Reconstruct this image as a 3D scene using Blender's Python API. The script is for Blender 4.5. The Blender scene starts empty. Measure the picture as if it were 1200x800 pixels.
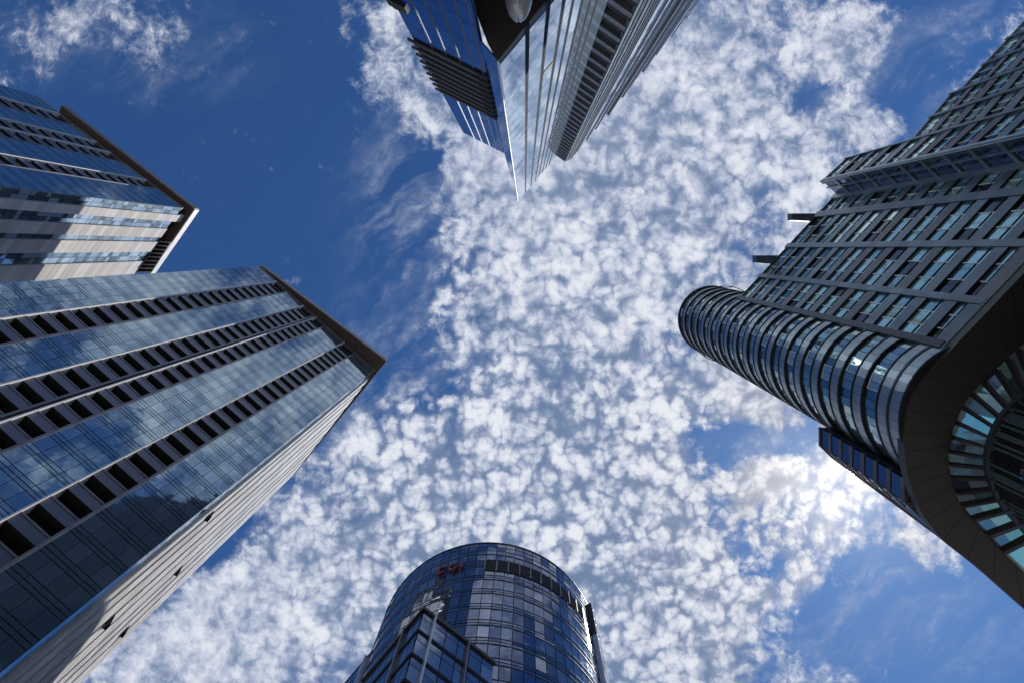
import bpy, math, random
from mathutils import Vector, Matrix
R = random.Random(7)
sc = bpy.context.scene
col = sc.collection
ZX, ZY, F = 615.0, 291.0, 750.0        # where the zenith falls in the 1200 px photograph, focal length in px
EYE = 1.6

def pl(px, py, h):
    """plan position (metres) of a photo point that lies h metres above the eye"""
    return Vector(((px - ZX) / F * h, (py - ZY) / F * h))

# ------------------------------------------------------------------ mesh builder
class MB:
    def __init__(s): s.v = []; s.f = []; s.m = []; s.smooth = False
    def face(s, pts, m=0):
        i = len(s.v); s.v += [(p[0], p[1], p[2] + EYE) for p in pts]
        s.f.append(list(range(i, i + len(pts)))); s.m.append(m)
    def prism(s, poly, z0, z1, m=0, top=True, bottom=True, mside=None, mbot=None):
        a = sum(poly[i][0] * poly[(i + 1) % len(poly)][1] - poly[(i + 1) % len(poly)][0] * poly[i][1] for i in range(len(poly)))
        if a < 0: poly = poly[::-1]
        n = len(poly); i0 = len(s.v)
        s.v += [(p[0], p[1], z0 + EYE) for p in poly] + [(p[0], p[1], z1 + EYE) for p in poly]
        for i in range(n):
            j = (i + 1) % n
            s.f.append([i0 + i, i0 + j, i0 + n + j, i0 + n + i]); s.m.append(m if mside is None else mside)
        if top: s.f.append([i0 + n + i for i in range(n)]); s.m.append(m)
        if bottom: s.f.append([i0 + n - 1 - i for i in range(n)]); s.m.append(m if mbot is None else mbot)
    def hexa(s, c, m=0):
        """c: 8 points, bottom four then top four, both counter-clockwise seen from above"""
        i = len(s.v); s.v += [(p[0], p[1], p[2] + EYE) for p in c]
        for q in ((0, 3, 2, 1), (4, 5, 6, 7), (0, 1, 5, 4), (1, 2, 6, 5), (2, 3, 7, 6), (3, 0, 4, 7)):
            s.f.append([i + k for k in q]); s.m.append(m)
    def tube(s, pts, r, n=8, m=0, closed=False):
        P = [Vector(p) for p in pts]; k = len(P); base = len(s.v)
        for i, p in enumerate(P):
            a = P[i - 1] if (i or closed) else p
            b = P[(i + 1) % k] if (i < k - 1 or closed) else p
            t = (b - a).normalized()
            x = t.cross(Vector((0, 0, 1)))
            if x.length < 1e-3: x = Vector((1, 0, 0))
            x.normalize(); y = x.cross(t)
            for q in range(n):
                w = 2 * math.pi * q / n
                c = p + x * math.cos(w) * r + y * math.sin(w) * r
                s.v.append((c.x, c.y, c.z + EYE))
        for i in range(k if closed else k - 1):
            a = base + i * n; b = base + ((i + 1) % k) * n
            for q in range(n):
                s.f.append([a + q, a + (q + 1) % n, b + (q + 1) % n, b + q]); s.m.append(m)
        if not closed:
            s.f.append([base + q for q in range(n)][::-1]); s.m.append(m)
            s.f.append([base + (k - 1) * n + q for q in range(n)]); s.m.append(m)
    def build(s, name, mats, parent=None):
        me = bpy.data.meshes.new(name)
        me.from_pydata(s.v, [], s.f)
        if not isinstance(mats, (list, tuple)): mats = [mats]
        for mm in mats: me.materials.append(mm)
        me.polygons.foreach_set('material_index', [min(i, len(mats) - 1) for i in s.m])
        if s.smooth: me.polygons.foreach_set('use_smooth', [True] * len(s.f))
        me.update()
        o = bpy.data.objects.new(name, me); col.objects.link(o)
        if parent: o.parent = parent; o.matrix_parent_inverse = Matrix.Translation(-Vector(parent.location))
        return o
    def merge(s, t):
        i = len(s.v); s.v += t.v; s.f += [[k + i for k in f] for f in t.f]; s.m += t.m

def thing(name, label, cat, loc, group=None):
    o = bpy.data.objects.new(name, None); col.objects.link(o)
    o.location = loc; o['label'] = label; o['category'] = cat
    if group: o['group'] = group
    return o

class Plane:
    """a flat vertical facade from a to b in plan, outward = towards the eye side"""
    def __init__(s, a, b, toward=(0, 0)):
        s.a = Vector(a); s.b = Vector(b); s.L = (s.b - s.a).length
        s.t = (s.b - s.a) / s.L
        n = Vector((s.t.y, -s.t.x))
        s.flip = n.dot(Vector(toward) - s.a) < 0
        s.n = -n if s.flip else n
    def p(s, u, z, d=0.0):
        q = s.a + s.t * u + s.n * d
        return (q.x, q.y, z)
    def u(s, ratio):
        """u where the sight plane y = ratio * x through the vertical axis of the eye cuts the facade"""
        den = s.t.y - ratio * s.t.x
        return (ratio * s.a.x - s.a.y) / den
    def ux(s, ratio):
        """same with x = ratio * y"""
        den = s.t.x - ratio * s.t.y
        return (ratio * s.a.y - s.a.x) / den
    def quad(s, mb, u0, u1, z0, z1, d, m=0, jit=0.0):
        du, dz = (u1 - u0) / 2, (z1 - z0) / 2
        a, b = (R.gauss(0, jit) * du, R.gauss(0, jit) * dz) if jit else (0, 0)
        q = [s.p(u0, z0, d - a - b), s.p(u1, z0, d + a - b), s.p(u1, z1, d + a + b), s.p(u0, z1, d - a + b)]
        mb.face(q[::-1] if s.flip else q, m)
    def box(s, mb, u0, u1, z0, z1, d0, d1, m=0):
        if u1 < u0: u0, u1 = u1, u0
        if d1 < d0: d0, d1 = d1, d0
        q = [(u0, d0), (u1, d0), (u1, d1), (u0, d1)]
        if not s.flip: q = [(u0, d1), (u1, d1), (u1, d0), (u0, d0)]
        mb.hexa([s.p(u, z0, d) for u, d in q] + [s.p(u, z1, d) for u, d in q], m)

class Drum:
    """a curved vertical facade: ellipse round c"""
    def __init__(s, c, rx, ry=None): s.c = Vector(c); s.rx = rx; s.ry = ry or rx
    def p(s, a, z, d=0.0):
        return (s.c.x + (s.rx + d) * math.cos(a), s.c.y + (s.ry + d) * math.sin(a), z)
    def quad(s, mb, a0, a1, z0, z1, d, m=0, jit=0.0):
        wa = abs(a1 - a0) * s.rx / 2; wz = (z1 - z0) / 2
        a, b = (R.gauss(0, jit) * wa, R.gauss(0, jit) * wz) if jit else (0, 0)
        mb.face([s.p(a0, z0, d - a - b), s.p(a1, z0, d + a - b), s.p(a1, z1, d + a + b), s.p(a0, z1, d - a + b)], m)
    def ring(s, mb, a0, a1, n, z0, z1, d0, d1, m=0, under=None):
        """band with a front at d1, top and bottom returning to d0"""
        for i in range(n):
            p, q = a0 + (a1 - a0) * i / n, a0 + (a1 - a0) * (i + 1) / n
            mb.face([s.p(p, z0, d1), s.p(q, z0, d1), s.p(q, z1, d1), s.p(p, z1, d1)], m)
            mb.face([s.p(p, z0, d0), s.p(q, z0, d0), s.p(q, z0, d1), s.p(p, z0, d1)], m if under is None else under)
            mb.face([s.p(p, z1, d1), s.p(q, z1, d1), s.p(q, z1, d0), s.p(p, z1, d0)], m)

def grid(S, mb, u0, u1, nu, zs, d, mats, gap=0.1, jit=0.004, back=None, gapz=None):
    """separate panels; zs = list of (z0, z1, choice of material slots)"""
    w = (u1 - u0) / nu
    gz = gap if gapz is None else gapz
    gu = gap * (1 if isinstance(S, Plane) else 1.0 / S.rx) * (1 if w > 0 else -1)
    for z0, z1, ch in zs:
        for i in range(nu):
            S.quad(mb, u0 + w * i + gu / 2, u0 + w * (i + 1) - gu / 2, z0 + gz / 2, z1 - gz / 2, d, R.choice(ch), jit)

# ------------------------------------------------------------------ materials
def new_mat(name):
    m = bpy.data.materials.new(name); m.use_nodes = True
    nt = m.node_tree
    return m, nt, nt.nodes['Principled BSDF']

def solid(name, c, rough=0.6, metal=0.0, var=0.12, scale=0.6, spec=0.5, streak=False, bump=0.0):
    m, nt, b = new_mat(name)
    tc = nt.nodes.new('ShaderNodeTexCoord'); mp = nt.nodes.new('ShaderNodeMapping')
    nt.links.new(tc.outputs['Object'], mp.inputs[0])
    if streak: mp.inputs['Scale'].default_value = (1.6, 1.6, 0.12)
    n = nt.nodes.new('ShaderNodeTexNoise'); n.inputs['Scale'].default_value = scale; n.inputs['Detail'].default_value = 5
    nt.links.new(mp.outputs[0], n.inputs['Vector'])
    r = nt.nodes.new('ShaderNodeMapRange'); r.inputs[1].default_value = .3; r.inputs[2].default_value = .7
    r.inputs[3].default_value = 1 - var; r.inputs[4].default_value = 1 + var
    nt.links.new(n.outputs['Fac'], r.inputs[0])
    mx = nt.nodes.new('ShaderNodeVectorMath'); mx.operation = 'SCALE'
    mx.inputs[0].default_value = c
    nt.links.new(r.outputs[0], mx.inputs['Scale']); nt.links.new(mx.outputs[0], b.inputs['Base Color'])
    r2 = nt.nodes.new('ShaderNodeMapRange'); r2.inputs[3].default_value = rough * .8; r2.inputs[4].default_value = min(1, rough * 1.2)
    nt.links.new(n.outputs['Fac'], r2.inputs[0]); nt.links.new(r2.outputs[0], b.inputs['Roughness'])
    b.inputs['Metallic'].default_value = metal; b.inputs['Specular IOR Level'].default_value = spec
    return m

def glass(name, tint, refl=0.8, rough=0.02, wave=0.015, wscale=0.35):
    """coated architectural glass: tinted mirror with slight roller-wave distortion and dust"""
    m, nt, b = new_mat(name)
    tc = nt.nodes.new('ShaderNodeTexCoord')
    n = nt.nodes.new('ShaderNodeTexNoise'); n.inputs['Scale'].default_value = wscale; n.inputs['Detail'].default_value = 2
    nt.links.new(tc.outputs['Object'], n.inputs['Vector'])
    bp = nt.nodes.new('ShaderNodeBump'); bp.inputs['Strength'].default_value = 1; bp.inputs['Distance'].default_value = wave
    nt.links.new(n.outputs['Fac'], bp.inputs['Height']); nt.links.new(bp.outputs[0], b.inputs['Normal'])
    n2 = nt.nodes.new('ShaderNodeTexNoise'); n2.inputs['Scale'].default_value = 2.2; n2.inputs['Detail'].default_value = 6
    nt.links.new(tc.outputs['Object'], n2.inputs['Vector'])
    r = nt.nodes.new('ShaderNodeMapRange'); r.inputs[1].default_value = .35; r.inputs[2].default_value = .75
    r.inputs[3].default_value = rough; r.inputs[4].default_value = rough * 2.2 + .03
    nt.links.new(n2.outputs['Fac'], r.inputs[0]); nt.links.new(r.outputs[0], b.inputs['Roughness'])
    b.inputs['Base Color'].default_value = (*tint, 1); b.inputs['Metallic'].default_value = refl
    b.inputs['IOR'].default_value = 1.6
    return m

M = {}
# blue coated glass of the twin towers, several batches
BL = [glass('blue_glass', (.34, .46, .53), .85), glass('blue_glass_deep', (.30, .41, .47), .85), glass('blue_glass_pale', (.39, .51, .57), .85), glass('blue_glass_grey', (.31, .40, .46), .85)]
PG = [glass('pale_glass', (.50, .67, .84), .55, .02), glass('pale_glass_light', (.55, .71, .86), .55, .02), glass('pale_glass_cool', (.47, .65, .83), .55, .02)]
NG = [glass('navy_glass', (.10, .20, .42), .85), glass('navy_glass_deep', (.08, .16, .37), .85), glass('navy_glass_mid', (.13, .24, .47), .85)]
CG = [glass('slate_glass', (.20, .235, .31), .8), glass('slate_glass_dark', (.145, .175, .25), .8), glass('slate_glass_light', (.30, .335, .42), .8, .04), glass('slate_glass_blue', (.155, .20, .30), .85)]
TG = [glass('teal_glass', (.52, .74, .68), .75), glass('teal_glass_deep', (.32, .50, .50), .8), glass('teal_glass_pale', (.62, .84, .76), .7)]
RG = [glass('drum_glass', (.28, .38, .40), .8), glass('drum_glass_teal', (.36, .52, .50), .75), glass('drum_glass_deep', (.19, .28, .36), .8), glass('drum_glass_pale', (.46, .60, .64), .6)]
DK = glass('smoked_glass', (.014, .016, .02), .0)
def joints(m, z0, pitch, w=.012, dark=.35):
    """open joints between cladding panels, one per storey"""
    nt = m.node_tree; b = nt.nodes['Principled BSDF']; src = b.inputs['Base Color'].links[0].from_socket
    tc = nt.nodes.new('ShaderNodeTexCoord'); sp = nt.nodes.new('ShaderNodeSeparateXYZ'); nt.links.new(tc.outputs['Object'], sp.inputs[0])
    a = nt.nodes.new('ShaderNodeMath'); a.operation = 'MULTIPLY_ADD'; a.inputs[1].default_value = 1 / pitch; a.inputs[2].default_value = -z0 / pitch
    nt.links.new(sp.outputs[2], a.inputs[0])
    f = nt.nodes.new('ShaderNodeMath'); f.operation = 'FRACT'; nt.links.new(a.outputs[0], f.inputs[0])
    g = nt.nodes.new('ShaderNodeMath'); g.operation = 'LESS_THAN'; g.inputs[1].default_value = w; nt.links.new(f.outputs[0], g.inputs[0])
    fl_ = nt.nodes.new('ShaderNodeMath'); fl_.operation = 'FLOOR'; nt.links.new(a.outputs[0], fl_.inputs[0])
    wn = nt.nodes.new('ShaderNodeTexWhiteNoise'); wn.noise_dimensions = '1D'; nt.links.new(fl_.outputs[0], wn.inputs['W'])
    k = nt.nodes.new('ShaderNodeMapRange'); k.inputs[3].default_value = .82; k.inputs[4].default_value = 1.18; nt.links.new(wn.outputs['Value'], k.inputs[0])
    q = nt.nodes.new('ShaderNodeMath'); q.operation = 'MULTIPLY_ADD'; q.inputs[1].default_value = dark - 1; q.inputs[2].default_value = 1; nt.links.new(g.outputs[0], q.inputs[0])
    t = nt.nodes.new('ShaderNodeMath'); t.operation = 'MULTIPLY'; nt.links.new(q.outputs[0], t.inputs[0]); nt.links.new(k.outputs[0], t.inputs[1])
    v = nt.nodes.new('ShaderNodeVectorMath'); v.operation = 'SCALE'; nt.links.new(src, v.inputs[0]); nt.links.new(t.outputs[0], v.inputs['Scale'])
    nt.links.new(v.outputs[0], b.inputs['Base Color'])
M['black'] = solid('dark_reveal', (.006, .006, .007), .7, var=.2)
M['mull'] = solid('dark_mullion', (.03, .035, .045), .45, .3)
M['frame'] = solid('grey_metal_frame', (.20, .19, .20), .4, .5)
M['white'] = solid('white_metal', (.74, .72, .70), .4, .0, .05)
M['spand'] = solid('spandrel_panel', (.15, .16, .20), .33, .55, .10, .25)
M['brown'] = solid('brown_soffit', (.085, .062, .050), .55, .1, .12, .3)
M['bfascia'] = solid('bronze_fascia', (.22, .20, .20), .4, .4)
M['stone'] = solid('beige_stone', (.60, .572, .555), .7, 0, .07, .5, .3, True)
M['stone2'] = solid('beige_stone_pale', (.67, .645, .63), .7, 0, .07, .5, .3, True)
M['stone3'] = solid('beige_stone_warm', (.52, .495, .475), .7, 0, .07, .5, .3, True)
M['joint'] = solid('dark_joint', (.035, .045, .062), .8, 0, .1, .5, .05)
M['joint2'] = solid('bluegrey_joint', (.10, .13, .17), .8, 0, .1, .5, .08)
M['seam'] = solid('soffit_seam', (.030, .024, .022), .8)
M['roof'] = solid('roof_membrane', (.2, .2, .2), .9)
M['alu'] = solid('mauve_aluminium', (.17, .185, .19), .30, .7, .25, .35, .5, True)
M['alu2'] = solid('mauve_aluminium_dull', (.13, .115, .12), .38, .6, .25, .35, .5, True)
joints(M['alu'], 97 + EYE - .3, 4.03 / 2)
M['steel'] = solid('ring_steel', (.36, .39, .39), .34, .7, .18, .4)
M['soffit'] = solid('dark_brown_soffit', (.052, .040, .037), .5, .0, .16, .25)
M['louvre'] = solid('louvre_grey', (.075, .078, .09), .7, .0, spec=.15)
M['umber'] = solid('umber_louvre', (.045, .032, .030), .6, .1)
M['red'] = solid('red_sign_face', (.19, .014, .012), .5)
M['lampwhite'] = solid('lamp_shell', (.68, .68, .72), .25, .35, .05)
M['concrete'] = solid('pavers', (.30, .29, .28), .85, 0, .15, .8)
M['hood'] = solid('bluegrey_metal', (.10, .12, .17), .55, .2, spec=.2)
#SKY
# ------------------------------------------------------------------ world: sky texture with altocumulus
SUN = Vector((985 - ZX, 572 - ZY, F)).normalized()
def build_world():
    w = bpy.data.worlds.new('World'); sc.world = w; w.use_nodes = True
    nt = w.node_tree; N = nt.nodes; Lk = nt.links; N.clear()
    def node(t, **kw):
        n = N.new(t)
        for k, v in kw.items(): setattr(n, k, v)
        return n
    def put(sock, v):
        if isinstance(v, (int, float)): sock.default_value = v
        elif isinstance(v, tuple): sock.default_value = v
        else: Lk.new(v, sock)
    def ma(op, a, b=0.0, c=None, clamp=False):
        n = node('ShaderNodeMath', operation=op, use_clamp=clamp)
        put(n.inputs[0], a); put(n.inputs[1], b)
        if c is not None: put(n.inputs[2], c)
        return n.outputs[0]
    def vm(op, a, b=None, s=None):
        n = node('ShaderNodeVectorMath', operation=op); put(n.inputs[0], a)
        if b is not None: put(n.inputs[1], b)
        if s is not None: put(n.inputs['Scale'], s)
        return n.outputs['Value'] if op in ('DOT_PRODUCT', 'LENGTH', 'DISTANCE') else n.outputs[0]
    def ss(x, a, b, lo=0.0, hi=1.0):
        n = node('ShaderNodeMapRange', interpolation_type='SMOOTHSTEP')
        put(n.inputs[0], x); put(n.inputs[1], a); put(n.inputs[2], b); put(n.inputs[3], lo); put(n.inputs[4], hi)
        return n.outputs[0]
    def noise(v, scale, detail=4, rough=.55, dim='2D', w=0.0, dist=0.0):
        n = node('ShaderNodeTexNoise', noise_dimensions=dim); put(n.inputs['Vector'], v)
        n.inputs['Scale'].default_value = scale; n.inputs['Detail'].default_value = detail; n.inputs['Roughness'].default_value = rough
        n.inputs['Distortion'].default_value = dist
        return n.outputs
    def voro(v, scale, smooth=.4):
        n = node('ShaderNodeTexVoronoi', voronoi_dimensions='2D', feature='SMOOTH_F1'); put(n.inputs['Vector'], v)
        n.inputs['Scale'].default_value = scale; n.inputs['Smoothness'].default_value = smooth
        return n.outputs['Distance']
    def mixc(f, a, b):
        n = node('ShaderNodeMix', data_type='RGBA'); put(n.inputs[0], f); put(n.inputs[6], a); put(n.inputs[7], b)
        return n.outputs[2]
    d = node('ShaderNodeTexCoord').outputs['Generated']
    sep = node('ShaderNodeSeparateXYZ'); Lk.new(d, sep.inputs[0])
    z = ma('MAXIMUM', sep.outputs[2], .06)
    cb = node('ShaderNodeCombineXYZ')
    Lk.new(ma('DIVIDE', sep.outputs[0], z), cb.inputs[0]); Lk.new(ma('DIVIDE', sep.outputs[1], z), cb.inputs[1])
    P0 = vm('SCALE', cb.outputs[0], s=F / 100.0)       # the cloud deck in plan, 1 unit = 100 px of the photo
    # domain warp
    nz = noise(P0, .9, 4, .55)[1]
    P = vm('ADD', P0, vm('SCALE', vm('SUBTRACT', nz, (.5, .5, .5)), s=.75))
    def blobs(lst, src):
        acc = None
        for cx, cy, rx, ry, rot, wt in lst:
            mp = node('ShaderNodeMapping', vector_type='TEXTURE')
            mp.inputs['Location'].default_value = ((cx - ZX) / 100, (cy - ZY) / 100, 0)
            mp.inputs['Rotation'].default_value = (0, 0, math.radians(rot)); mp.inputs['Scale'].default_value = (rx / 100, ry / 100, 1)
            put(mp.inputs[0], src)
            g = node('ShaderNodeTexGradient', gradient_type='SPHERICAL'); Lk.new(mp.outputs[0], g.inputs[0])
            acc = ma('MULTIPLY_ADD', ss(g.outputs['Fac'], 0, .75), wt, acc if acc is not None else 0.0)
        return acc
    body = blobs([
        (670, 330, 230, 320, 8, .95), (700, 120, 250, 190, 0, .75), (590, 620, 260, 210, -20, .8), (760, 640, 240, 260, 20, .8),
        (480, 60, 110, 150, 0, .50), (540, 180, 80, 110, 0, .3), (400, 700, 260, 150, -25, .65), (240, 750, 190, 110, -30, .55),
        (870, 230, 170, 170, 0, .6), (880, 60, 170, 130, 0, .6), (1000, 55, 75, 75, 20, .55), (1015, 145, 80, 50, 0, .6), (960, 190, 90, 70, 0, .4),
        (860, 450, 110, 70, 20, .6), (930, 480, 90, 60, 30, .4), (890, 568, 60, 40, -20, .55), (985, 580, 110, 70, 25, .62), (950, 640, 90, 50, 0, .32), (1080, 635, 60, 55, 30, .5),
        (900, 770, 150, 110, 10, .35), (960, 685, 90, 30, 0, .22), (1180, 80, 70, 120, 30, .4),
        (1010, 790, 120, 50, 0, .25), (1060, 590, 80, 40, 30, .12), (940, 380, 160, 120, 0, .5), (600, 780, 300, 120, 0, .4), (800, 760, 200, 120, 0, .4), (320, 700, 200, 110, -30, .35), (180, 760, 160, 90, -30, .4), (130, 30, 190, 60, 10, .34), (30, 70, 80, 50, 0, .25), (450, 520, 130, 150, 30, .48), (350, 590, 70, 60, 0, .32),
        (962, 108, 45, 24, 20, -.4), (850, 530, 70, 40, 10, -.45), (930, 520, 40, 35, 0, -.3), (820, 585, 60, 40, 20, -.3), (540, 440, 90, 70, 0, -.12),
        (490, 225, 60, 80, 0, -.3), (440, 320, 90, 160, 0, -.6), (450, 450, 80, 60, 0, -.3), (1060, 100, 60, 60, 0, -.3), (890, 650, 60, 40, 40, -.3), (890, 740, 50, 40, 0, -.2), (980, 730, 150, 70, -20, -.45),
        (1100, 740, 150, 80, 0, -.4), (300, 640, 60, 60, 0, -.15),
        # clouds beyond the frame, seen only in the glass
        (1500, 300, 420, 500, 0, .7), (700, -420, 500, 300, 0, .35), (720, -110, 300, 150, 0, .6), (560, -180, 200, 130, 0, .6), (300, 1200, 600, 260, 0, .5), (1200, 1250, 400, 300, 0, .4), (-500, 500, 350, 300, 0, .3)], P)
    Pw = vm('ADD', P0, vm('SCALE', vm('SUBTRACT', noise(P0, 2.2, 8, .62)[1], (.5, .5, .5)), s=.24))
    c1 = voro(Pw, 4.7, .10)                              # puffs of some 27 px
    c2 = voro(vm('ADD', Pw, (3.7, 1.9, 0.0)), 10.5, .10)
    big = noise(P0, .75, 3, .5)[0]
    f1 = noise(P0, 1.7, 7, .60)[0]
    f2 = noise(Pw, 7.0, 10, .68)[0]
    mid = noise(vm('ADD', P0, (9.1, 4.3, 0.0)), 1.0, 5, .55)[0]
    dome = lambda c, r: ma('SUBTRACT', 1.0, ma('POWER', ma('DIVIDE', c, r), 2.0))
    puff, puff2 = dome(c1, .62), dome(c2, .62)
    pz = blobs([(640, 640, 460, 330, 0, 1.0), (900, 560, 300, 200, 0, .6), (620, 400, 320, 280, 0, .42), (840, 200, 260, 240, 0, .38)], P0)
    pz = ma('ADD', .22, ma('MULTIPLY', ma('MINIMUM', pz, 1.0), .78))
    pp = ma('MULTIPLY', pz, ma('ADD', ma('MULTIPLY', ma('SUBTRACT', puff, .55), .62), ma('MULTIPLY', ma('SUBTRACT', puff2, .55), .36)))
    pp = ma('ADD', pp, ma('MULTIPLY', ma('MULTIPLY', pz, ss(mid, .44, .60)), ma('MULTIPLY', ma('SUBTRACT', dome(voro(Pw, 2.5, .15), .62), .5), .32)))
    fb = ma('ADD', ma('MULTIPLY', ma('SUBTRACT', f1, .5), 2.3), ma('MULTIPLY', ma('SUBTRACT', f2, .5), 2.1))
    cov = ma('SUBTRACT', ma('MINIMUM', ma('MULTIPLY', body, .98), 1.12), ss(body, .0, .5, .30, 0.0))
    dens = ma('ADD', ma('ADD', cov, ma('MULTIPLY', fb, .62)), ma('MULTIPLY', pp, .62))
    alpha = ma('POWER', ss(dens, -.10, .86), 1.25)
    veil = ma('MULTIPLY', ss(ma('ADD', cov, ma('MULTIPLY', ma('SUBTRACT', mid, .5), 1.6)), .32, 1.0), .90)
    alpha = ma('ADD', alpha, ma('MULTIPLY', ma('SUBTRACT', 1.0, alpha), veil))
    wm = node('ShaderNodeMapping', vector_type='TEXTURE'); wm.inputs['Rotation'].default_value = (0, 0, math.radians(-38)); wm.inputs['Scale'].default_value = (2.6, .8, 1); Lk.new(P, wm.inputs[0])
    wisp = ss(noise(wm.outputs[0], 1.3, 8, .62)[0], .40, .74)
    wmask = ma('MINIMUM', blobs([(440, 510, 170, 170, 30, .8), (300, 640, 170, 110, -30, .7), (490, 210, 90, 220, 0, .55), (1010, 720, 260, 120, 10, .45), (130, 40, 240, 90, 10, .35), (1150, 70, 170, 130, 30, .45), (980, 120, 160, 140, 0, .4), (900, 600, 220, 160, 0, .5), (660, 330, 330, 420, 8, .5), (160, 740, 200, 120, -30, .6)], P), 1.0)
    wa_ = ma('MULTIPLY', ma('MULTIPLY', wisp, wmask), .75)
    alpha = ma('ADD', alpha, ma('MULTIPLY', ma('SUBTRACT', 1.0, alpha), wa_))
    lum = ma('ADD', ma('ADD', pp, ma('MULTIPLY', fb, .62)), ma('ADD', ma('MULTIPLY', ma('SUBTRACT', mid, .5), 1.1), ma('MULTIPLY', cov, .10)))
    core = ss(lum, -.80, .78)
    ang = vm('DOT_PRODUCT', vm('NORMALIZE', d), tuple(SUN))
    near = ma('POWER', ma('MAXIMUM', ang, 0.0), 70.0)
    nearer = ma('POWER', ma('MAXIMUM', ang, 0.0), 500.0)
    ramp = node('ShaderNodeValToRGB'); Lk.new(core, ramp.inputs[0])
    e = ramp.color_ramp.elements; e[0].position = 0; e[0].color = (.17, .24, .39, 1); e[1].position = 1; e[1].color = (.80, .83, .90, 1)
    for p_, c_ in ((.30, (.27, .335, .49, 1)), (.60, (.48, .535, .675, 1))):
        q_ = e.new(p_); q_.color = c_
    cl = ramp.outputs[0]
    warm = mixc(ma('MINIMUM', ma('MULTIPLY', near, .45), 1.0), cl, (.95, .88, .80, 1))
    bright = ma('ADD', 1.0, ma('ADD', ma('MULTIPLY', near, .10), ma('MULTIPLY', nearer, .55)))
    cloud = node('ShaderNodeBackground'); Lk.new(warm, cloud.inputs[0]); Lk.new(bright, cloud.inputs[1])
    sky = node('ShaderNodeTexSky', sky_type='NISHITA', sun_disc=False)
    sky.sun_elevation = math.asin(SUN.z); sky.sun_rotation = math.atan2(SUN.x, SUN.y)
    sky.altitude = 300; sky.air_density = 1.0; sky.dust_density = .25; sky.ozone_density = 4.5
    skb = node('ShaderNodeBackground')
    tint = vm('MULTIPLY', sky.outputs[0], (.38, .67, .97))
    tint = vm('ADD', tint, vm('SCALE', (1.0, .97, .92), s=ma('ADD', ma('MULTIPLY', nearer, 1.6), ma('MULTIPLY', near, .35))))
    Lk.new(tint, skb.inputs[0]); skb.inputs[1].default_value = .10
    mx = node('ShaderNodeMixShader'); Lk.new(alpha, mx.inputs[0]); Lk.new(skb.outputs[0], mx.inputs[1]); Lk.new(cloud.outputs[0], mx.inputs[2])
    Lk.new(mx.outputs[0], node('ShaderNodeOutputWorld').inputs[0])
build_world()
sl = bpy.data.lights.new('sun', 'SUN'); sl.energy = 4.2; sl.angle = math.radians(.53); sl.color = (1, .95, .88)
so = bpy.data.objects.new('sun', sl); col.objects.link(so); so.rotation_euler = SUN.to_track_quat('Z', 'Y').to_euler(); so.location = SUN * 50
cam = bpy.data.cameras.new('camera'); co = bpy.data.objects.new('camera', cam); col.objects.link(co)
co.location = (0, 0, EYE); co.rotation_euler = (math.pi, 0, 0)
cam.sensor_fit = 'HORIZONTAL'; cam.sensor_width = 36; cam.lens = 36 * F / 1200
cam.shift_x = -(ZX - 600) / 1200; cam.shift_y = -(400 - ZY) / 1200
cam.clip_start = .1; cam.clip_end = 6000
sc.camera = co
sc.view_settings.view_transform = 'Standard'; sc.view_settings.look = 'None'; sc.view_settings.exposure = 0; sc.view_settings.gamma = 1
# ------------------------------------------------------------------ helpers for buildings
def onscreen(p):
    h = p[2]
    if h < 3: return False
    x, y = ZX + F * p[0] / h, ZY + F * p[1] / h
    return -15 < x < 1215 and -15 < y < 815

class Windows:
    """window parts of one building: the 100 that show largest become parts, the rest one part"""
    def __init__(s, root): s.root = root; s.w = []
    def add(s, centre, size, mb, mats, sub=None, smats=None, subname='spandrel'):
        h = max(centre[2], 3)
        vis = size * (F / h) ** 2 * math.hypot(centre[0], centre[1]) / h if onscreen(centre) else 0
        s.w.append((vis, mb, mats, sub, smats, subname))
    def build(s, limit=100):
        s.w.sort(key=lambda k: -k[0])
        for vis, mb, mats, sub, smats, sn in s.w[:limit]:
            if vis <= 0: continue
            o = mb.build('window', mats, s.root)
            if sub: sub.build(sn, smats, o)
        rest = s.w[limit:] + [k for k in s.w[:limit] if k[0] <= 0]
        if rest:
            a, b = MB(), MB()
            for k in rest:
                a.merge(k[1])
                if k[3]: b.merge(k[3])
            o = a.build('window', rest[0][2], s.root); o['kind'] = 'stuff'
            if b.f: q = b.build('spandrel', rest[0][4], o); q['kind'] = 'stuff'

def core_poly(pts, inset):
    c = sum((Vector(p) for p in pts), Vector((0, 0))) / len(pts)
    return [Vector(p) + (c - Vector(p)).normalized() * inset for p in pts]

def floors(z0, z1, s, parts):
    """parts: fractions of a floor with their panel choices, floor by floor from the top down"""
    out = []; z = z1
    while z - s > z0 - .01:
        b = z - s
        for f0, f1, ch in parts: out.append((b + f0 * s, b + f1 * s, ch))
        z -= s
    return out, z

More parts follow.
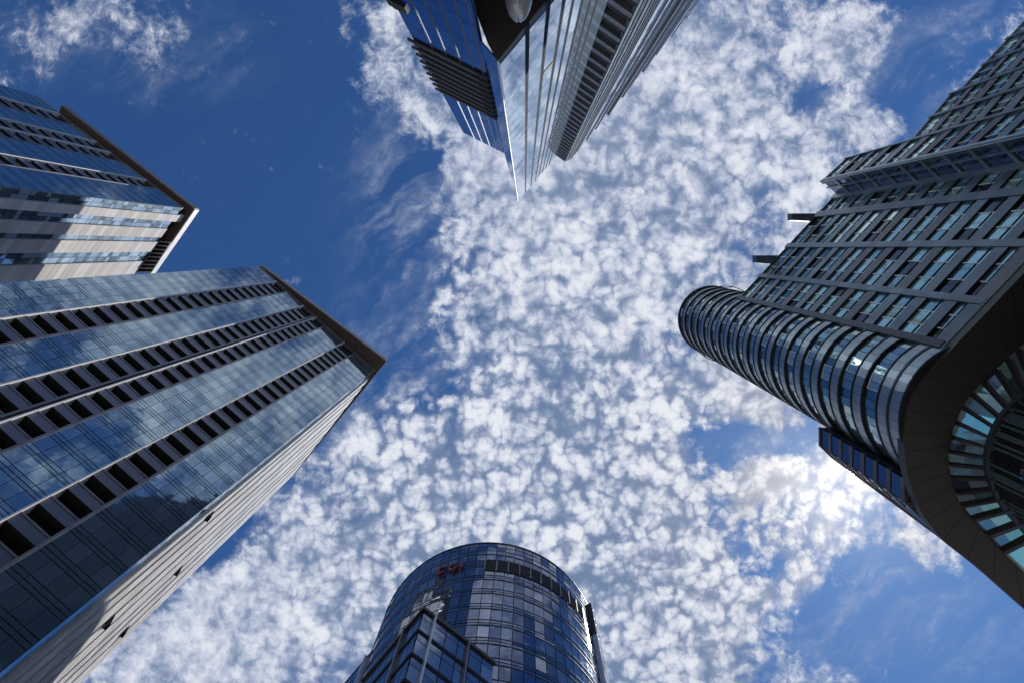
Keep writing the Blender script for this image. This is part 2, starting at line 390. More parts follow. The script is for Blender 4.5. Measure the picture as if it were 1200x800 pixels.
# ------------------------------------------------------------------ the twin slab towers on the left
def twin(name, label, H, w1, w0, w2, front, side_u, roof_px, roof_top, kmax, roof_h, side_len_scale, hoppers, grille=None):
    s = H / 43.0
    A = pl(*w1, H); B0 = pl(*w0, H); C = pl(*w2, H); D = B0 + C - A
    base = (A + B0 + C + D) / 4
    root = thing(name, label, 'building', (base.x, base.y, 0))
    S1 = Plane(A, B0); S2 = Plane(A, C)
    zl = H - kmax * s
    # structural body
    mb = MB()
    i1, i2 = -S1.n * 1.35, -S2.n * .45
    body = [A + i1 + i2, B0 + i1, D, C + i2]
    mb.prism(body, -EYE, H - .1, 0)
    mb.build('body', [M['mull'], M['black']], root)
    mb = MB()
    up = [A + (-S1.n - S2.n) * .9, B0 - S1.n * .9 - S1.t * 1.0, D, C - S2.n * .9]
    mb.prism(up, H - .1, roof_h + .2, 0); mb.build('roof_storey', M['black'], root)
    # roof slab over both faces
    mb = MB(); P = [pl(x, y, roof_top) for x, y in roof_px]
    mb.prism(P, roof_h, roof_top, 0, mbot=1, mside=2)
    o = mb.build('roof', [M['roof'], M['brown'], M['bfascia'] if grille else M['joint2']], root)
    e = MB()
    for a, b in ((P[0], P[1]), (P[1], P[2])):
        S = Plane(a, b)
        S.box(e, 0 if a is P[0] else 0, S.L, roof_h + .05, roof_top - .1, .003, .25, 0 if a is P[0] else 1)
    e.build('fascia', [M['bfascia'], M['white'] if grille else M['joint']], o)
    W = Windows(root)
    for kind, r0, r1 in front:
        u0, u1 = S1.u(r0), S1.u(r1)
        if kind == 'G':
            mb = MB()
            w = abs(u1 - u0); nu = max(2, round(w / 1.55))
            zs, z = floors(zl, H, s, [(0, .16, [1, 3]), (.16, .34, [0, 1, 3]), (.34, 1, [0, 0, 0, 1, 2, 3])])
            S1.box(mb, u0, u1, zl, H, -.9, -.05, 4)
            grid(S1, mb, u0, u1, nu, zs, 0, BL, .05, .0016, gapz=.11)
            S1.box(mb, u0, u1, -EYE, zl - .01, -.9, -.02, 1)
            mb.build('glazed_bay', BL + [M['mull']], root)
        elif kind == 'F':
            mb = MB(); um = (u0 + u1) / 2
            S1.box(mb, um - .075, um + .075, -EYE, H + .15, -1.3, .24, 0); mb.build('fin', M['white'], root)
        elif kind == 'E':
            mb = MB(); um = (u0 + u1) / 2
            S1.box(mb, um - .15, um + .15, -EYE, H + .01, -1.3, .10, 0); mb.build('band_frame', M['frame'], root)
        elif kind == 'W':
            a, b = min(u0, u1), max(u0, u1)
            for k in range(kmax):
                z1 = H - k * s; z0 = z1 - s; zo = z0 + .47 * s
                if k == 0: zo = z0 - .0 * s + .2
                mb = MB(); n = 3
                for i in range(n):
                    x0, x1 = a + (b - a) * i / n, a + (b - a) * (i + 1) / n
                    S1.quad(mb, x0 + .06, x1 - .06, zo, z1 - .02, -1.22, 0, .004)
                for i in range(1, n):
                    x0 = a + (b - a) * i / n
                    S1.box(mb, x0 - .06, x0 + .06, zo, z1 - .02, -1.28, -1.12, 1)
                sp = MB()
                if k: 
                    S1.box(sp, a, b, z0 + .03, zo - .25, -1.2, -.05, 0); S1.box(sp, a, b, z0 - .01, z0 + .027, -1.25, -.07, 2)  # black sheet under the spandrel: shade of the recess put into colour
                    S1.box(sp, a, b, zo - .22, zo, -1.2, .02, 1)
                else: S1.box(sp, a, b, z0 + .03, zo, -1.2, -.1, 0); S1.box(sp, a, b, z0 - .01, z0 + .027, -1.25, -.12, 2)  # top storey: same painted shade strip under its spandrel
                W.add(S1.p((a + b) / 2, (zo + z1) / 2), (b - a) * (z1 - zo), mb, [DK, M['black']], sp, [M['spand'], M['frame'], M['black']])
    W.build()
    mb = MB(); S1.box(mb, .02, S1.L, H + .02, H + .32, -.5, .14, 0); mb.build('parapet', M['frame'], root)
    # the sunlit stone face
    SG = PG[:2] + BL[2:] if grille else BL
    for kind, a, b in side_u:
        if a >= S2.L: break
        b = min(b, S2.L)
        if kind == 'G':
            mb = MB(); S2.box(mb, a, b, zl, H - .3, -.4, -.05, 4)
            zs, z = floors(zl, H - .3, s, [(0, .3, [1, 3]), (.3, 1, [0, 1, 2, 2, 3])])
            grid(S2, mb, a, b, max(1, round((b - a) / 1.3)), zs, 0, SG, .1, .008 if grille else .003)
            S2.box(mb, a, b, -EYE, zl - .01, -.4, -.02, 4)
            mb.build('glazed_strip', SG + [M['mull']], root)
        else:
            mb = MB(); top = roof_h - .05 if kind == 'P' else H - .3
            S2.box(mb, a, b, -EYE, top, -.4, .22, 3)
            zs, z = floors(zl, top, s, [(0, .5, [0, 1, 2]), (.5, 1, [0, 1, 2])])
            grid(S2, mb, a, b, max(1, round((b - a) / 2.6)), zs, .25, [0, 0, 1, 2], .09, .0008)
            S2.quad(mb, a, b, -EYE, z, .25, 0)
            mb.build('stone_pier', [M['stone'], M['stone2'], M['stone3'], M['stone3']], root)
    for px, py in hoppers:           # windows tilted open on the stone face
        r = (py - ZY) / (px - ZX); u = S2.u(r)
        q = S2.p(u, 0); h = F * q[0] / (px - ZX)
        mb = MB(); S2.box(mb, u - .48, u + .48, h - .7, h + .7, .2, .30, 1)
        c = [S2.p(u - .42, h - .62, .7), S2.p(u + .42, h - .62, .7), S2.p(u + .42, h + .62, .32), S2.p(u - .42, h + .62, .32)]
        mb.face(c, 0); mb.face([(p[0] - S2.n.x * .07, p[1] - S2.n.y * .07, p[2]) for p in c][::-1], 1)
        for i, j in ((0, 3), (1, 2)):
            mb.face([c[i], c[j], S2.p(u + (-.42 if i == 0 else .42), h - .62, .31)], 1)
        o = mb.build('open_window', [DK, M['black']], root)
    if grille:
        z = roof_h - .35; mb = MB(); g = [pl(x, y, z) for x, y in grille]
        mb.prism(g, z, z + .1, 0)
        for t in [i / 8 for i in range(9)]:
            a = g[0].lerp(g[3], t); b = g[1].lerp(g[2], t); w = (g[3] - g[0]).normalized() * .11
            mb.prism([a - w, b - w, b + w, a + w], z - .16, z - .005, 1)
        for t in (.02, .98):
            a = g[0].lerp(g[1], t); b = g[3].lerp(g[2], t); w = (g[1] - g[0]).normalized() * .11
            mb.prism([a - w, b - w, b + w, a + w], z - .14, z - .008, 1)
        mb.build('soffit_grille', [M['black'], M['white']], root)
    return root, S1, S2

RA = [.1167, .0965, .0762, .0553, .0303, .0272, .0186, -.0072, -.0112, -.0317, -.0334, -.0644]
HA = 156.0
SA = Plane(pl(214, 244, HA), pl(115, 377, HA))
ua = [SA.u(r) for r in (.0965, .0765, .0553, .0305, .0185, -.0085, -.0325, -.0644)]
side_a = [('G', 0.02, ua[0]), ('P', ua[0], ua[1]), ('G', ua[1], ua[2]), ('S', ua[2], ua[3]), ('G', ua[3], ua[4]), ('S', ua[4], ua[5]), ('G', ua[5], ua[6]), ('S', ua[6], ua[7]), ('G', ua[7], ua[7] + 2.6), ('S', ua[7] + 2.6, 60)]
twin('stone_tower', 'beige stone and glass tower at the upper left, its pale side half in shade', HA, (214, 244), (42, 113), (115, 377),
     [('G', .3117, .2890), ('F', .2885, .2865), ('W', .2865, .2722), ('E', .2722, .2712), ('G', .2712, .2482), ('F', .2482, .2462), ('W', .2462, .2325), ('E', .2325, .2312),
      ('F', .2305, .2285), ('W', .2285, .2135), ('E', .2135, .2125), ('G', .2125, .1802), ('F', .1802, .1780), ('W', .1780, .1610), ('E', .1610, .1598), ('G', .1598, .1172)],
     side_a, [(79.5, 126.5), (233, 246), (181.5, 320), (40, 250)], 161.2, 24, 158.9, 1, [], [(186, 283), (200.5, 284.7), (178.5, 319), (159.4, 319)])
w = (HA * 155 / F)
sb, u = [], 0.02
for k, d in (('G', 2.6), ('S', 1.5), ('G', .9), ('S', 2.2), ('G', .8), ('S', 3.2), ('G', .9), ('S', 2.6), ('G', .7), ('S', 3.6), ('G', .8), ('S', 2.4), ('G', .9), ('S', 3.2), ('G', .9), ('S', 20)):
    sb.append((k, u, u + d)); u += d
twin('glass_tower', 'large slab tower in front with dark recessed window rows between blue glass bays', HA, (438.6, 433.4), (303, 312), (343, 555),
     [('G', -.0675, -.1335), ('F', -.1340, -.1362), ('W', -.1362, -.1830), ('E', -.1830, -.1855), ('G', -.1855, -.2590), ('F', -.2590, -.2625), ('W', -.2625, -.3190), ('E', -.3190, -.3225),
      ('F', -.3300, -.3335), ('W', -.3335, -.3870), ('E', -.3870, -.3905), ('G', -.3905, -.5180), ('F', -.5180, -.5225), ('W', -.5225, -.6105), ('E', -.6105, -.6150), ('G', -.6150, -.8065)],
     sb, [(309.5, 312), (453.5, 421), (346, 552.5), (203, 440)], 159.6, 37, 157.6, 1, [(243, 602), (207, 666), (125, 726), (144, 737)])

# ------------------------------------------------------------------ the sharp tower at the top of the picture
HT = 178.0; hs = 44.5; HL = 97.5
k = HT / F
def tp(x, y): return Vector((x * k, y * k))
PP = tp(-8, -55); QQ = Vector((-24, -111)) * HL / F; LL = Vector((-72, -135)) * HL / F
K1, K2, K3, K4, K5, K6 = tp(36, -107), tp(46, -100), tp(54, -104), tp(97, -156), tp(150, -221), tp(217, -303)
t_root = thing('prow_tower', 'sharp wedge shaped glass tower with pale blue right face and dark louvred left face', 'building', (0, -30, 0))
mb = MB()
mb.prism([PP - Vector((0, .25)), K1 + Vector((-.25, -1.3)), K2 + Vector((.1, -1.2)), K3 + Vector((0, -.5)), K4 + Vector((0, -.5)), K5 + Vector((0, -.5)), K6, K6 * 1.25, PP * 4 + Vector((2, 0))], hs + .3, HT - .2, 0)
mb.prism([QQ * 1.04, LL * 1.03, LL * 2.2, QQ * 2.2], -EYE, HL - .15, 0)
mb.prism([PP * 1.9 + Vector((1, 0)), K6, K6 * 1.3, PP * 4], -EYE, hs + .29, 0)
mb.build('body', M['mull'], t_root)
ST = Plane(PP, K1)
mb = MB()
zs, z = floors(hs, HT, 4.0, [(0, .22, [1, 2]), (.22, 1, [0, 1, 2])])
ms = [ST.ux(r) for r in (-.012, -.098, -.158, -.195, -.232, -.264, -.290)]
ed = [.15] + ms + [ST.L]
for a, b in zip(ed, ed[1:]): grid(ST, mb, a, b, 1, zs, 0, PG, .05, .0025, gapz=.035)
ST.box(mb, .02, ST.L, hs + .31, HT - .25, -.2, -.05, 3)
mb.build('pale_glass_face', PG + [M['hood']], t_root)
for i, u in enumerate(ms):
    mb = MB(); wd = .22 if i < 3 else .15
    ST.box(mb, u - wd, u + wd, hs - .02, HT, -.02, .03, 1); ST.box(mb, u - wd * .6, u + wd * .6, hs - .06, HT + .03, .033, .09, 0)
    mb.build('mullion', [M['joint'], M['joint2']], t_root)
u0, u1 = ms[1] + .3, ms[2] - .3                       # the slot between two mullions
mb = MB(); zc = F * abs(ST.p((u0 + u1) / 2, 0)[1]) / 211.0
ST.box(mb, u0, u1, zc - .5, zc + .5, .012, .04, 0); mb.build('vent_slot', M['black'], t_root)
mb = MB(); e = ST
ST.box(mb, -.05, .09, hs, HT + .15, -.1, .05, 0); mb.build('prow_edge', M['lampwhite'], t_root)
# narrow navy return behind the prow with its raking top
mb = MB(); n = 26
SP = Plane(PP, QQ)
for i in range(n):
    za, zb = hs + (HT - hs) * i / n, hs + (HT - hs) * (i + 1) / n
    def lim(z): return SP.L if z <= HL else SP.L * max(.03, (HT - z) / (HT - HL))
    mb.face([SP.p(.12, za + .03), SP.p(lim(za), za + .03), SP.p(lim(zb), zb - .03), SP.p(.12, zb - .03)], R.choice([0, 1, 2]))
mb.face([SP.p(.1, hs, -.08), SP.p(SP.L, hs, -.08), SP.p(SP.L, HL, -.08), SP.p(.1, HT, -.08)], 3)
mb.build('raking_fin', NG + [M['hood']], t_root)
# left face
SL = Plane(QQ, LL)
mb = MB()
lo0, lo1 = 53.6, 72.4
mrat = (.236, .285, .345, .405, .46)
mu = [SL.ux(r) for r in mrat]; ed = [0] + mu + [SL.L]
z_low, _ = floors(18, lo0, 4.0, [(0, .25, [1, 2]), (.25, 1, [0, 1, 2])]); z_hi, _ = floors(lo1, HL, 4.18, [(0, .25, [1, 2]), (.25, 1, [0, 1, 2])])
for a, b in zip(ed, ed[1:]): grid(SL, mb, a, b, 1, z_low + z_hi, 0, NG, .06, .003, gapz=.035)
SL.box(mb, 0.02, SL.L - .02, -EYE, HL - .2, -.3, -.05, 3)
mb.build('navy_glass_face', NG + [M['mull']], t_root)
for u in mu:
    for a, b in ((-EYE, lo0), (lo1 + .3, HL + .25)):
        mb = MB(); SL.box(mb, u - .045, u + .045, a, b, .005, .06, 0); mb.build('mullion', M['frame'] if a < 0 else M['white'], t_root)
n = 9; st = (lo1 - lo0) / n
for i in range(n):
    z = lo0 + st * i; mb = MB()
    SL.box(mb, .03, SL.L + .5, z + .15, z + st * .36, .05, .22, 0); SL.box(mb, .1, SL.L + .2, z + st * .34, z + st * .98, -.02, .07, 1)
    mb.build('louvre_slat', [M['louvre'], M['black']], t_root)
for z in (34.2, 39.6, 45.0):
    mb = MB(); SL.box(mb, SL.L - 1.1, SL.L + .45, z, z + 1.3, -.3, .2, 1); SL.box(mb, SL.L - .8, SL.L + .25, z + 1.32, z + 1.9, -.3, .1, 0)
    mb.build('end_louvre', [M['louvre'], M['black']], t_root)
# stacked windows in the re-entrant bay
SB = Plane(K1, K2); W = Windows(t_root)
for i in range(30):
    z1 = HT - 1 - i * 4.0; z0 = z1 - 4.0
    mb = MB(); SB.quad(mb, .1, SB.L - .1, z0 + 1.7, z1 - .02, -.75, 0, .004); SB.box(mb, SB.L * .5 - .08, SB.L * .5 + .08, z0 + 1.75, z1 - .03, -.7, -.55, 1)
    sp = MB(); SB.box(sp, 0, SB.L, z0, z0 + 1.5, -.8, 0, 0); SB.box(sp, -.1, SB.L + .1, z0 + 1.503, z0 + 1.7, -.8, .12, 1)
    W.add(SB.p(SB.L / 2, z0 + 2), SB.L * 2.3, mb, [DK, M['mull']], sp, [M['frame'], M['louvre']])
W.build()
for nm, a, b in (('ribbed_glass_face', K2, K3), ('pale_glass_face', K3, K4), ('ribbed_glass_face', K4, K5), ('pale_glass_face', K5, K6)):
    S = Plane(a, b); mb = MB()
    zs, z = floors(hs, HT - 2, 4.0, [(0, .22, [1, 2]), (.22, 1, [0, 1, 2])])
    nu = max(2, round(S.L / 5)); grid(S, mb, 0, S.L, nu, zs, 0, PG, .08, .003, gapz=.04)
    S.box(mb, .02, S.L - .02, hs, HT - 2, -.3, -.05, 3)
    mb.build(nm, PG + [M['mull']], t_root)
def ribs(S, us, w, d, m, top):
    for u in us:
        mb = MB(); S.box(mb, u - w, u + w, hs, HT + top, .01, d, 0); mb.build('rib', m, t_root)
S = Plane(K2, K3); ribs(S, [S.L * f for f in (.08, .36, .64, .92)], .10, .12, M['joint2'], -1)
S = Plane(K3, K4); ribs(S, [S.L * f for f in (.03, .10, .17)], .14, .12, M['joint2'], -1); ribs(S, [S.L * f for f in (.985,)], .5, .5, M['louvre'], -3)
ribs(S, [S.L * f for f in (.42, .66)], .12, .25, M['hood'], -1)
S = Plane(K4, K5); ribs(S, [S.L * f for f in (.08, .5)], .22, .15, M['joint2'], -2); ribs(S, [S.L * f for f in (.3, .75)], .2, .4, M['hood'], -2)
S = Plane(K5, K6); ribs(S, [S.L * f for f in (.04, .3, .55)], .28, .15, M['joint2'], -2)
# underside of the overhang
mb = MB()
so_px = [(583, 72.5), (571, 49), (560, 20), (553, 0), (535, -60), (505, -150), (760, -150)]
mb.prism([pl(x, y, hs) for x, y in so_px], hs - .02, hs + .28, 0); mb.build('soffit', M['soffit'], t_root)
# hanging dome lamp
zl_ = 40.0; c = pl(605.5, -10, zl_)
lamp = thing('dome_lamp', 'rounded silver dome lamp hanging under the dark overhang of the wedge tower', 'lamp', (c.x, c.y, zl_ + EYE))
mb = MB(); mb.smooth = True; n, m_ = 28, 16; rx, ry, rz = .90, 1.95, .9
for half in (0, 1):
    mb = MB(); mb.smooth = True
    for i in range(n // 2):
        for j in range(m_):
            def sp_(a, b):
                a = (-math.pi / 2 if half == 0 else math.pi / 2) + math.pi * a / (n // 2) ; t = math.pi * b / m_
                # long axis along y; section in x and z
                return (c.x + .12 + rx * math.sin(t) * math.sin(a) * 1.0, c.y + ry * math.cos(t), zl_ + rz * math.sin(t) * math.cos(a))
            q = [sp_(i, j), sp_(i + 1, j), sp_(i + 1, j + 1), sp_(i, j + 1)]
            mb.face(q[::-1] if True else q, 0)
    mb.build('shell', M['lampwhite'], lamp)
mb = MB(); mb.tube([(c.x + .12, c.y, zl_ + .85), (c.x + .12, c.y, hs - .02)], .12); mb.build('stem', M['mull'], lamp)
mb = MB(); mb.tube([(c.x + .12, c.y + 1.9, zl_), (c.x + .12, c.y + 2.1, zl_)], .07); mb.build('end_clip', M['black'], lamp)

# ------------------------------------------------------------------ the round tower at the bottom
HC = 112.0; cc = Vector((572 - ZX, 755 - ZY)) * HC / F
dr = Drum(cc, 126 * HC / F, 119 * HC / F)
c_root = thing('round_tower', 'round dark blue glass tower with red lettering and a dark louvre strip under its crown', 'building', (cc.x, cc.y, 0))
mb = MB()
mb.prism([(cc.x + (dr.rx - .35) * math.cos(2 * math.pi * i / 72), cc.y + (dr.ry - .35) * math.sin(2 * math.pi * i / 72)) for i in range(72)], -EYE, HC - .05, 0)
mb.build('body', M['mull'], c_root)
A0, A1, NP = math.radians(148), math.radians(392), 50
colbias = [R.random() for _ in range(NP)]
s = 4.05; kf = 0; z = HC
def cring(z0, z1, d, mats, jit, bias=True):
    w = (A1 - A0) / NP; g = .10 / dr.rx
    for i in range(NP):
        b = colbias[i] * .65 + R.random() * .45
        m = 2 if b > .80 else (0 if b > .45 else (3 if b > .25 else 1))
        dr.quad(mb, A0 + w * i + g / 2, A0 + w * (i + 1) - g / 2, z0 + .05, z1 - .05, d, m, jit)
while z > 52:
    b = z - s; mb = MB()
    if kf == 0: segs = ((0, .32), (.34, .66), (.68, .99))
    elif kf == 1: segs = ((0, .12), (.14, .50), (.52, .98))
    else: segs = ((0, .14), (.16, .30), (.34, .98))
    for f0, f1 in segs: cring(b + f0 * s, b + f1 * s, 0, CG, .012)
    o = mb.build('glass_band', CG, c_root)
    e = MB(); dr.ring(e, A0, A1, 60, b - .10, b + .06, -.3, .08, 0); e.build('ledge', M['hood'], o)
    e = MB(); dr.ring(e, A0, A1, 60, b + s * .31, b + s * .31 + .1, -.3, .05, 0); e.build('transom', M['hood'], o)
    z = b; kf += 1
mb = MB(); dr.ring(mb, 0, 2 * math.pi, 96, HC + .02, HC + .25, -.6, .10, 0); mb.build('coping', M['mull'], c_root)
def az(px, py, d=.0):
    """azimuth where the vertical sight plane through a photo point meets the near side of the drum"""
    v = Vector((px - ZX, py - ZY)).normalized(); best = None
    for i in range(7200):
        a = math.radians(i / 20); q = dr.p(a, 0, d)
        cr = abs(v.x * q[1] - v.y * q[0]); dist = math.hypot(q[0], q[1])
        if q[0] * v.x + q[1] * v.y > 0 and cr < .08 and (best is None or dist < best[0] - .2): best = (dist, a)
    return best[1], best[0]
a0, r0 = az(569, 662); a1, r1 = az(681, 708)
hh = lambda r, px, py: F * r / math.hypot(px - ZX, py - ZY)
zt, zb = hh(r0, 570, 655.5), hh(r0, 570, 668.5)
a1 = a1 if a1 > a0 else a1 + 2 * math.pi
for i in range(10):
    mb = MB(); p, q = a0 + (a1 - a0) * i / 10, a0 + (a1 - a0) * (i + 1) / 10
    g = .12 / dr.rx
    dr.quad(mb, p + g, q - g, zb, zt, .10, 0)
    for j in range(6):
        zz = zb + (zt - zb) * j / 6
        mb.face([dr.p(p + g, zz, .12), dr.p(q - g, zz, .12), dr.p(q - g, zz + .3, .24), dr.p(p + g, zz + .3, .24)], 0)
    mb.build('louvre_panel', M['umber'], c_root)
for i in range(11):
    mb = MB(); p = a0 + (a1 - a0) * i / 10; g = .09 / dr.rx
    dr.ring(mb, p - g, p + g, 1, zb - .05, zt + .05, 0, .3, 0); mb.build('louvre_post', M['frame'], c_root)
# outer screen wall on the sunny side with its dark end
an, rn = az(697, 722, .9)
mb = MB(); d2 = Drum(cc, dr.rx + .75, dr.ry + .75)
if an < math.pi / 2 and False: pass
zn_t = hh(rn, 692, 706); zn = zn_t
npn = 14; aw = math.radians(40)
for b in range(0, 13):
    za = zn - 4.05 * (b + 1); 
    for i in range(npn):
        p, q = an + aw * i / npn, an + aw * (i + 1) / npn
        d2.quad(mb, p + .002, q - .002, za + .06, za + 3.99, 0, R.choice([0, 2, 2, 3]), .01)
d2.ring(mb, an, an + aw, 14, zn - 54, zn, -1.0, -.06, 4)
o = mb.build('screen_wall', CG + [M['mull']], c_root)
mb = MB(); mb.face([dr.p(an - .004, zn - 9, .05), d2.p(an - .004, zn - 9, .05), d2.p(an - .004, zn + .1, .05), dr.p(an - .004, zn + .1, .05)], 0); mb.face([dr.p(an - .004, zn - 54, .05), d2.p(an - .004, zn - 54, .05), d2.p(an - .004, zn - 9, .05), dr.p(an - .004, zn - 9, .05)], 1)
mb.face([dr.p(an - .03, zn - 9, .06), dr.p(an - .004, zn - 9, .06), dr.p(an - .004, zn, .06), dr.p(an - .03, zn, .06)], 0)
mb.build('screen_end', [M['umber'], M['lampwhite']], o)
# lower wing to the left
hw = 98.0; wd = Vector((-.65, .76)).normalized(); wa = pl(441, 757, hw) - wd * 4
mb = MB(); SW = Plane(wa, wa + wd * 40)
zs, z = floors(45, hw, 4.05, [(0, .14, [1, 3]), (.16, .30, [1, 3]), (.34, .98, [0, 1, 3])])
grid(SW, mb, 0, SW.L, 22, zs, 0, CG, .1, .006)
SW.box(mb, .01, SW.L, -EYE, hw - .02, -.6, -.05, 4)
mb.build('wing_face', CG + [M['mull']], c_root)
mb = MB(); SW.box(mb, .3, SW.L, hw, hw + .2, -.8, .08, 0); mb.build('wing_coping', M['mull'], c_root)
mb = MB(); SW.box(mb, 6.2, 6.42, -EYE, hw + .3, .01, .4, 0); mb.build('wing_fin', M['lampwhite'], c_root)
mb = MB(); mb.prism([SW.a - SW.n * .65, SW.b - SW.n * .65, SW.b - SW.n * 14, cc], -EYE, hw - .05, 0); mb.build('wing_body', M['mull'], c_root)
# sign
sa, sr = az(531.5, 666.5); sz = hh(sr, 531.5, 667)
ct = Vector(dr.p(sa, sz, 0)); tn = (Vector(dr.p(sa + .002, sz)) - Vector(dr.p(sa - .002, sz))).normalized(); nn = Vector((tn.y, -tn.x, 0))
if nn.dot(Vector((cc.x, cc.y, sz)) - ct) > 0: nn = -nn
rt = tn if tn.x > 0 else -tn
sign = thing('company_sign', 'red letters CGI mounted near the top of the round glass tower', 'sign', (ct.x, ct.y, ct.z + EYE))
LW, LH, TH = 1.35, 1.8, .38
def letter(nm, off, strokes):
    mb = MB()
    for line, closed in strokes:
        for i in range(len(line) - 1):
            a, b = Vector(line[i]), Vector(line[i + 1]); dv = (b - a).normalized(); nv = Vector((-dv.y, dv.x)) * TH / 2
            ex = dv * TH * .12
            q = [a - ex - nv, b + ex - nv, b + ex + nv, a - ex + nv]
            def w3(p, d): 
                v = ct + rt * (p.x + off) + Vector((0, 0, p.y)) + nn * d; return (v.x, v.y, v.z)
            fr = [w3(p, .52 + .002 * i) for p in q]; bk = [w3(p, .2) for p in q]
            mb.face(fr, 0); mb.face(bk[::-1], 0)
            for j in range(4): mb.face([bk[j], bk[(j + 1) % 4], fr[(j + 1) % 4], fr[j]], 0)
    mb.build(nm, M['red'], sign)
arc = lambda t0, t1, n=14: [(LW / 2 * math.cos(math.radians(t0 + (t1 - t0) * i / n)), LH / 2 * math.sin(math.radians(t0 + (t1 - t0) * i / n))) for i in range(n + 1)]
letter('letter_c', -1.75, [(arc(48, 312), 0)])
letter('letter_g', 0.15, [(arc(48, 340), 0), ([(LW / 2 * .94, -.42), (LW / 2 * .94, .05)], 0), ([(.12, -.05), (LW / 2 * .98, -.05)], 0)])
letter('letter_i', 1.55, [([(0, -LH / 2), (0, LH / 2)], 0)])
mb = MB()
for z in (-.8, .7):
    a, b = ct + rt * -2.5 + nn * .12, ct + rt * 2.0 + nn * .12
    mb.tube([(a.x, a.y, a.z + z), (b.x, b.y, b.z + z)], .06)
mb.build('mounting_rail', M['mull'], sign)

# ------------------------------------------------------------------ glass block in front of the round tower
HB = 73.5
BC = pl(496.5, 714.5, HB); BRt = pl(579, 778, HB); BLf = pl(425, 798.5, HB)
b_root = thing('glass_block', 'lower square glass block with dark floor lines standing before the round tower', 'building', ((BC.x + BRt.x) / 2, BC.y + 12, 0))
SR = Plane(BC, BRt); SLf = Plane(BC, BLf)
DPT = BRt + (BLf - BC)
mb = MB(); mb.prism([BC - SR.n * .35 - SLf.n * .35, BRt - SR.n * .35, DPT, BLf - SLf.n * .35], -EYE, HB - .05, 0); mb.build('body', M['mull'], b_root)
GB = [CG[0], CG[3], CG[0], CG[2]]
fs = 4.0
for S, nm in ((SR, 'right'), (SLf, 'left')):
    zz = HB
    for kf in range(9):
        mb = MB(); nu = 6 if nm == 'right' else 9
        grid(S, mb, .05, S.L - .05, nu, [(zz - 1.35, zz - .1, [0, 1, 2]), (zz - fs + .45, zz - 1.35, [0, 1, 2, 2, 3])], 0, GB, .1, .006)
        o = mb.build('glass_band', GB, b_root)
        e = MB(); S.box(e, .02, S.L, zz - fs - .06, zz - fs + .30, -.3, .14, 0); e.build('floor_band', M['joint'], o)
        zz -= fs
    mb = MB(); S.box(mb, .05, S.L - .05, -EYE, zz - .15, -.3, -.05, 0); mb.build('lower_wall', GB, b_root)
    mb = MB(); S.box(mb, -.1, S.L + .05, HB - .08, HB + .35, -.5, .26, 0); mb.build('coping', M['mull'], b_root)
for r, w, mt in ((-.2455, .085, 'lampwhite'), (-.146, .07, 'frame')):
    u = SR.ux(r); mb = MB(); SR.box(mb, u - w, u + w, -EYE, HB + .5, .03, .5, 0); mb.build('fin', M[mt], b_root)
u = SLf.L * .3; mb = MB(); SLf.box(mb, u - .1, u + .1, -EYE, HB + .4, .03, .4, 0); mb.build('fin', M['frame'], b_root)

# ------------------------------------------------------------------ the tower on the right with the drum
HK, HF, h3, h4, hc, hwg = 119.0, 97.0, 80.7, 79.1, 48.6, 64.1
JJ = Vector((205, 47)) * HK / F; d1 = Vector((.68, -.733)).normalized()
AA = Vector((364, -63)) * HF / F; BB = Vector((347.4, -78.5)) * HF / F; EE = Vector((377, -106)) * HF / F
GG = Vector((500, -182)) * h3 / F; XX = GG + d1 * 70
cd = Vector((220, 84)) * HK / F; RD = 39 * HK / F
d_root = thing('drum_tower', 'mauve metal and teal glass tower with a ringed round drum and dark underside', 'building', (cd.x + 14, cd.y - 2, 0))
nin = Vector((.733, .68))
mb = MB()
I = nin * .62
mb.prism([JJ + I, AA + I + d1 * .62, BB + I + d1 * .62, EE + I, EE + I + nin * 40, JJ + nin * 45 + Vector((8, 6)), JJ + I + Vector((6, 9))], hc + .4, HF - .1, 0)
mb.prism([EE + I - d1 * .5, GG + I, GG + I + nin * 40, EE + I + nin * 40], hc + .4, h3 - .1, 0)
mb.prism([GG + I - d1 * .4, XX + I, XX + I + nin * 40, GG + I + nin * 40], hc + .4, h4 - .1, 0)
mb.prism([JJ + nin * 12, XX + nin * 12, XX + nin * 40, JJ + nin * 40], -EYE, hc + .39, 0)
mb.build('body', [M['mull']], d_root)
W = Windows(d_root)
S1 = Plane(JJ, AA); SRt = Plane(AA, BB); S1b = Plane(BB, EE); S1c = Plane(EE, GG); S1d = Plane(GG, XX)
fl = 4.03
ALM = [M['alu'], M['alu2']]
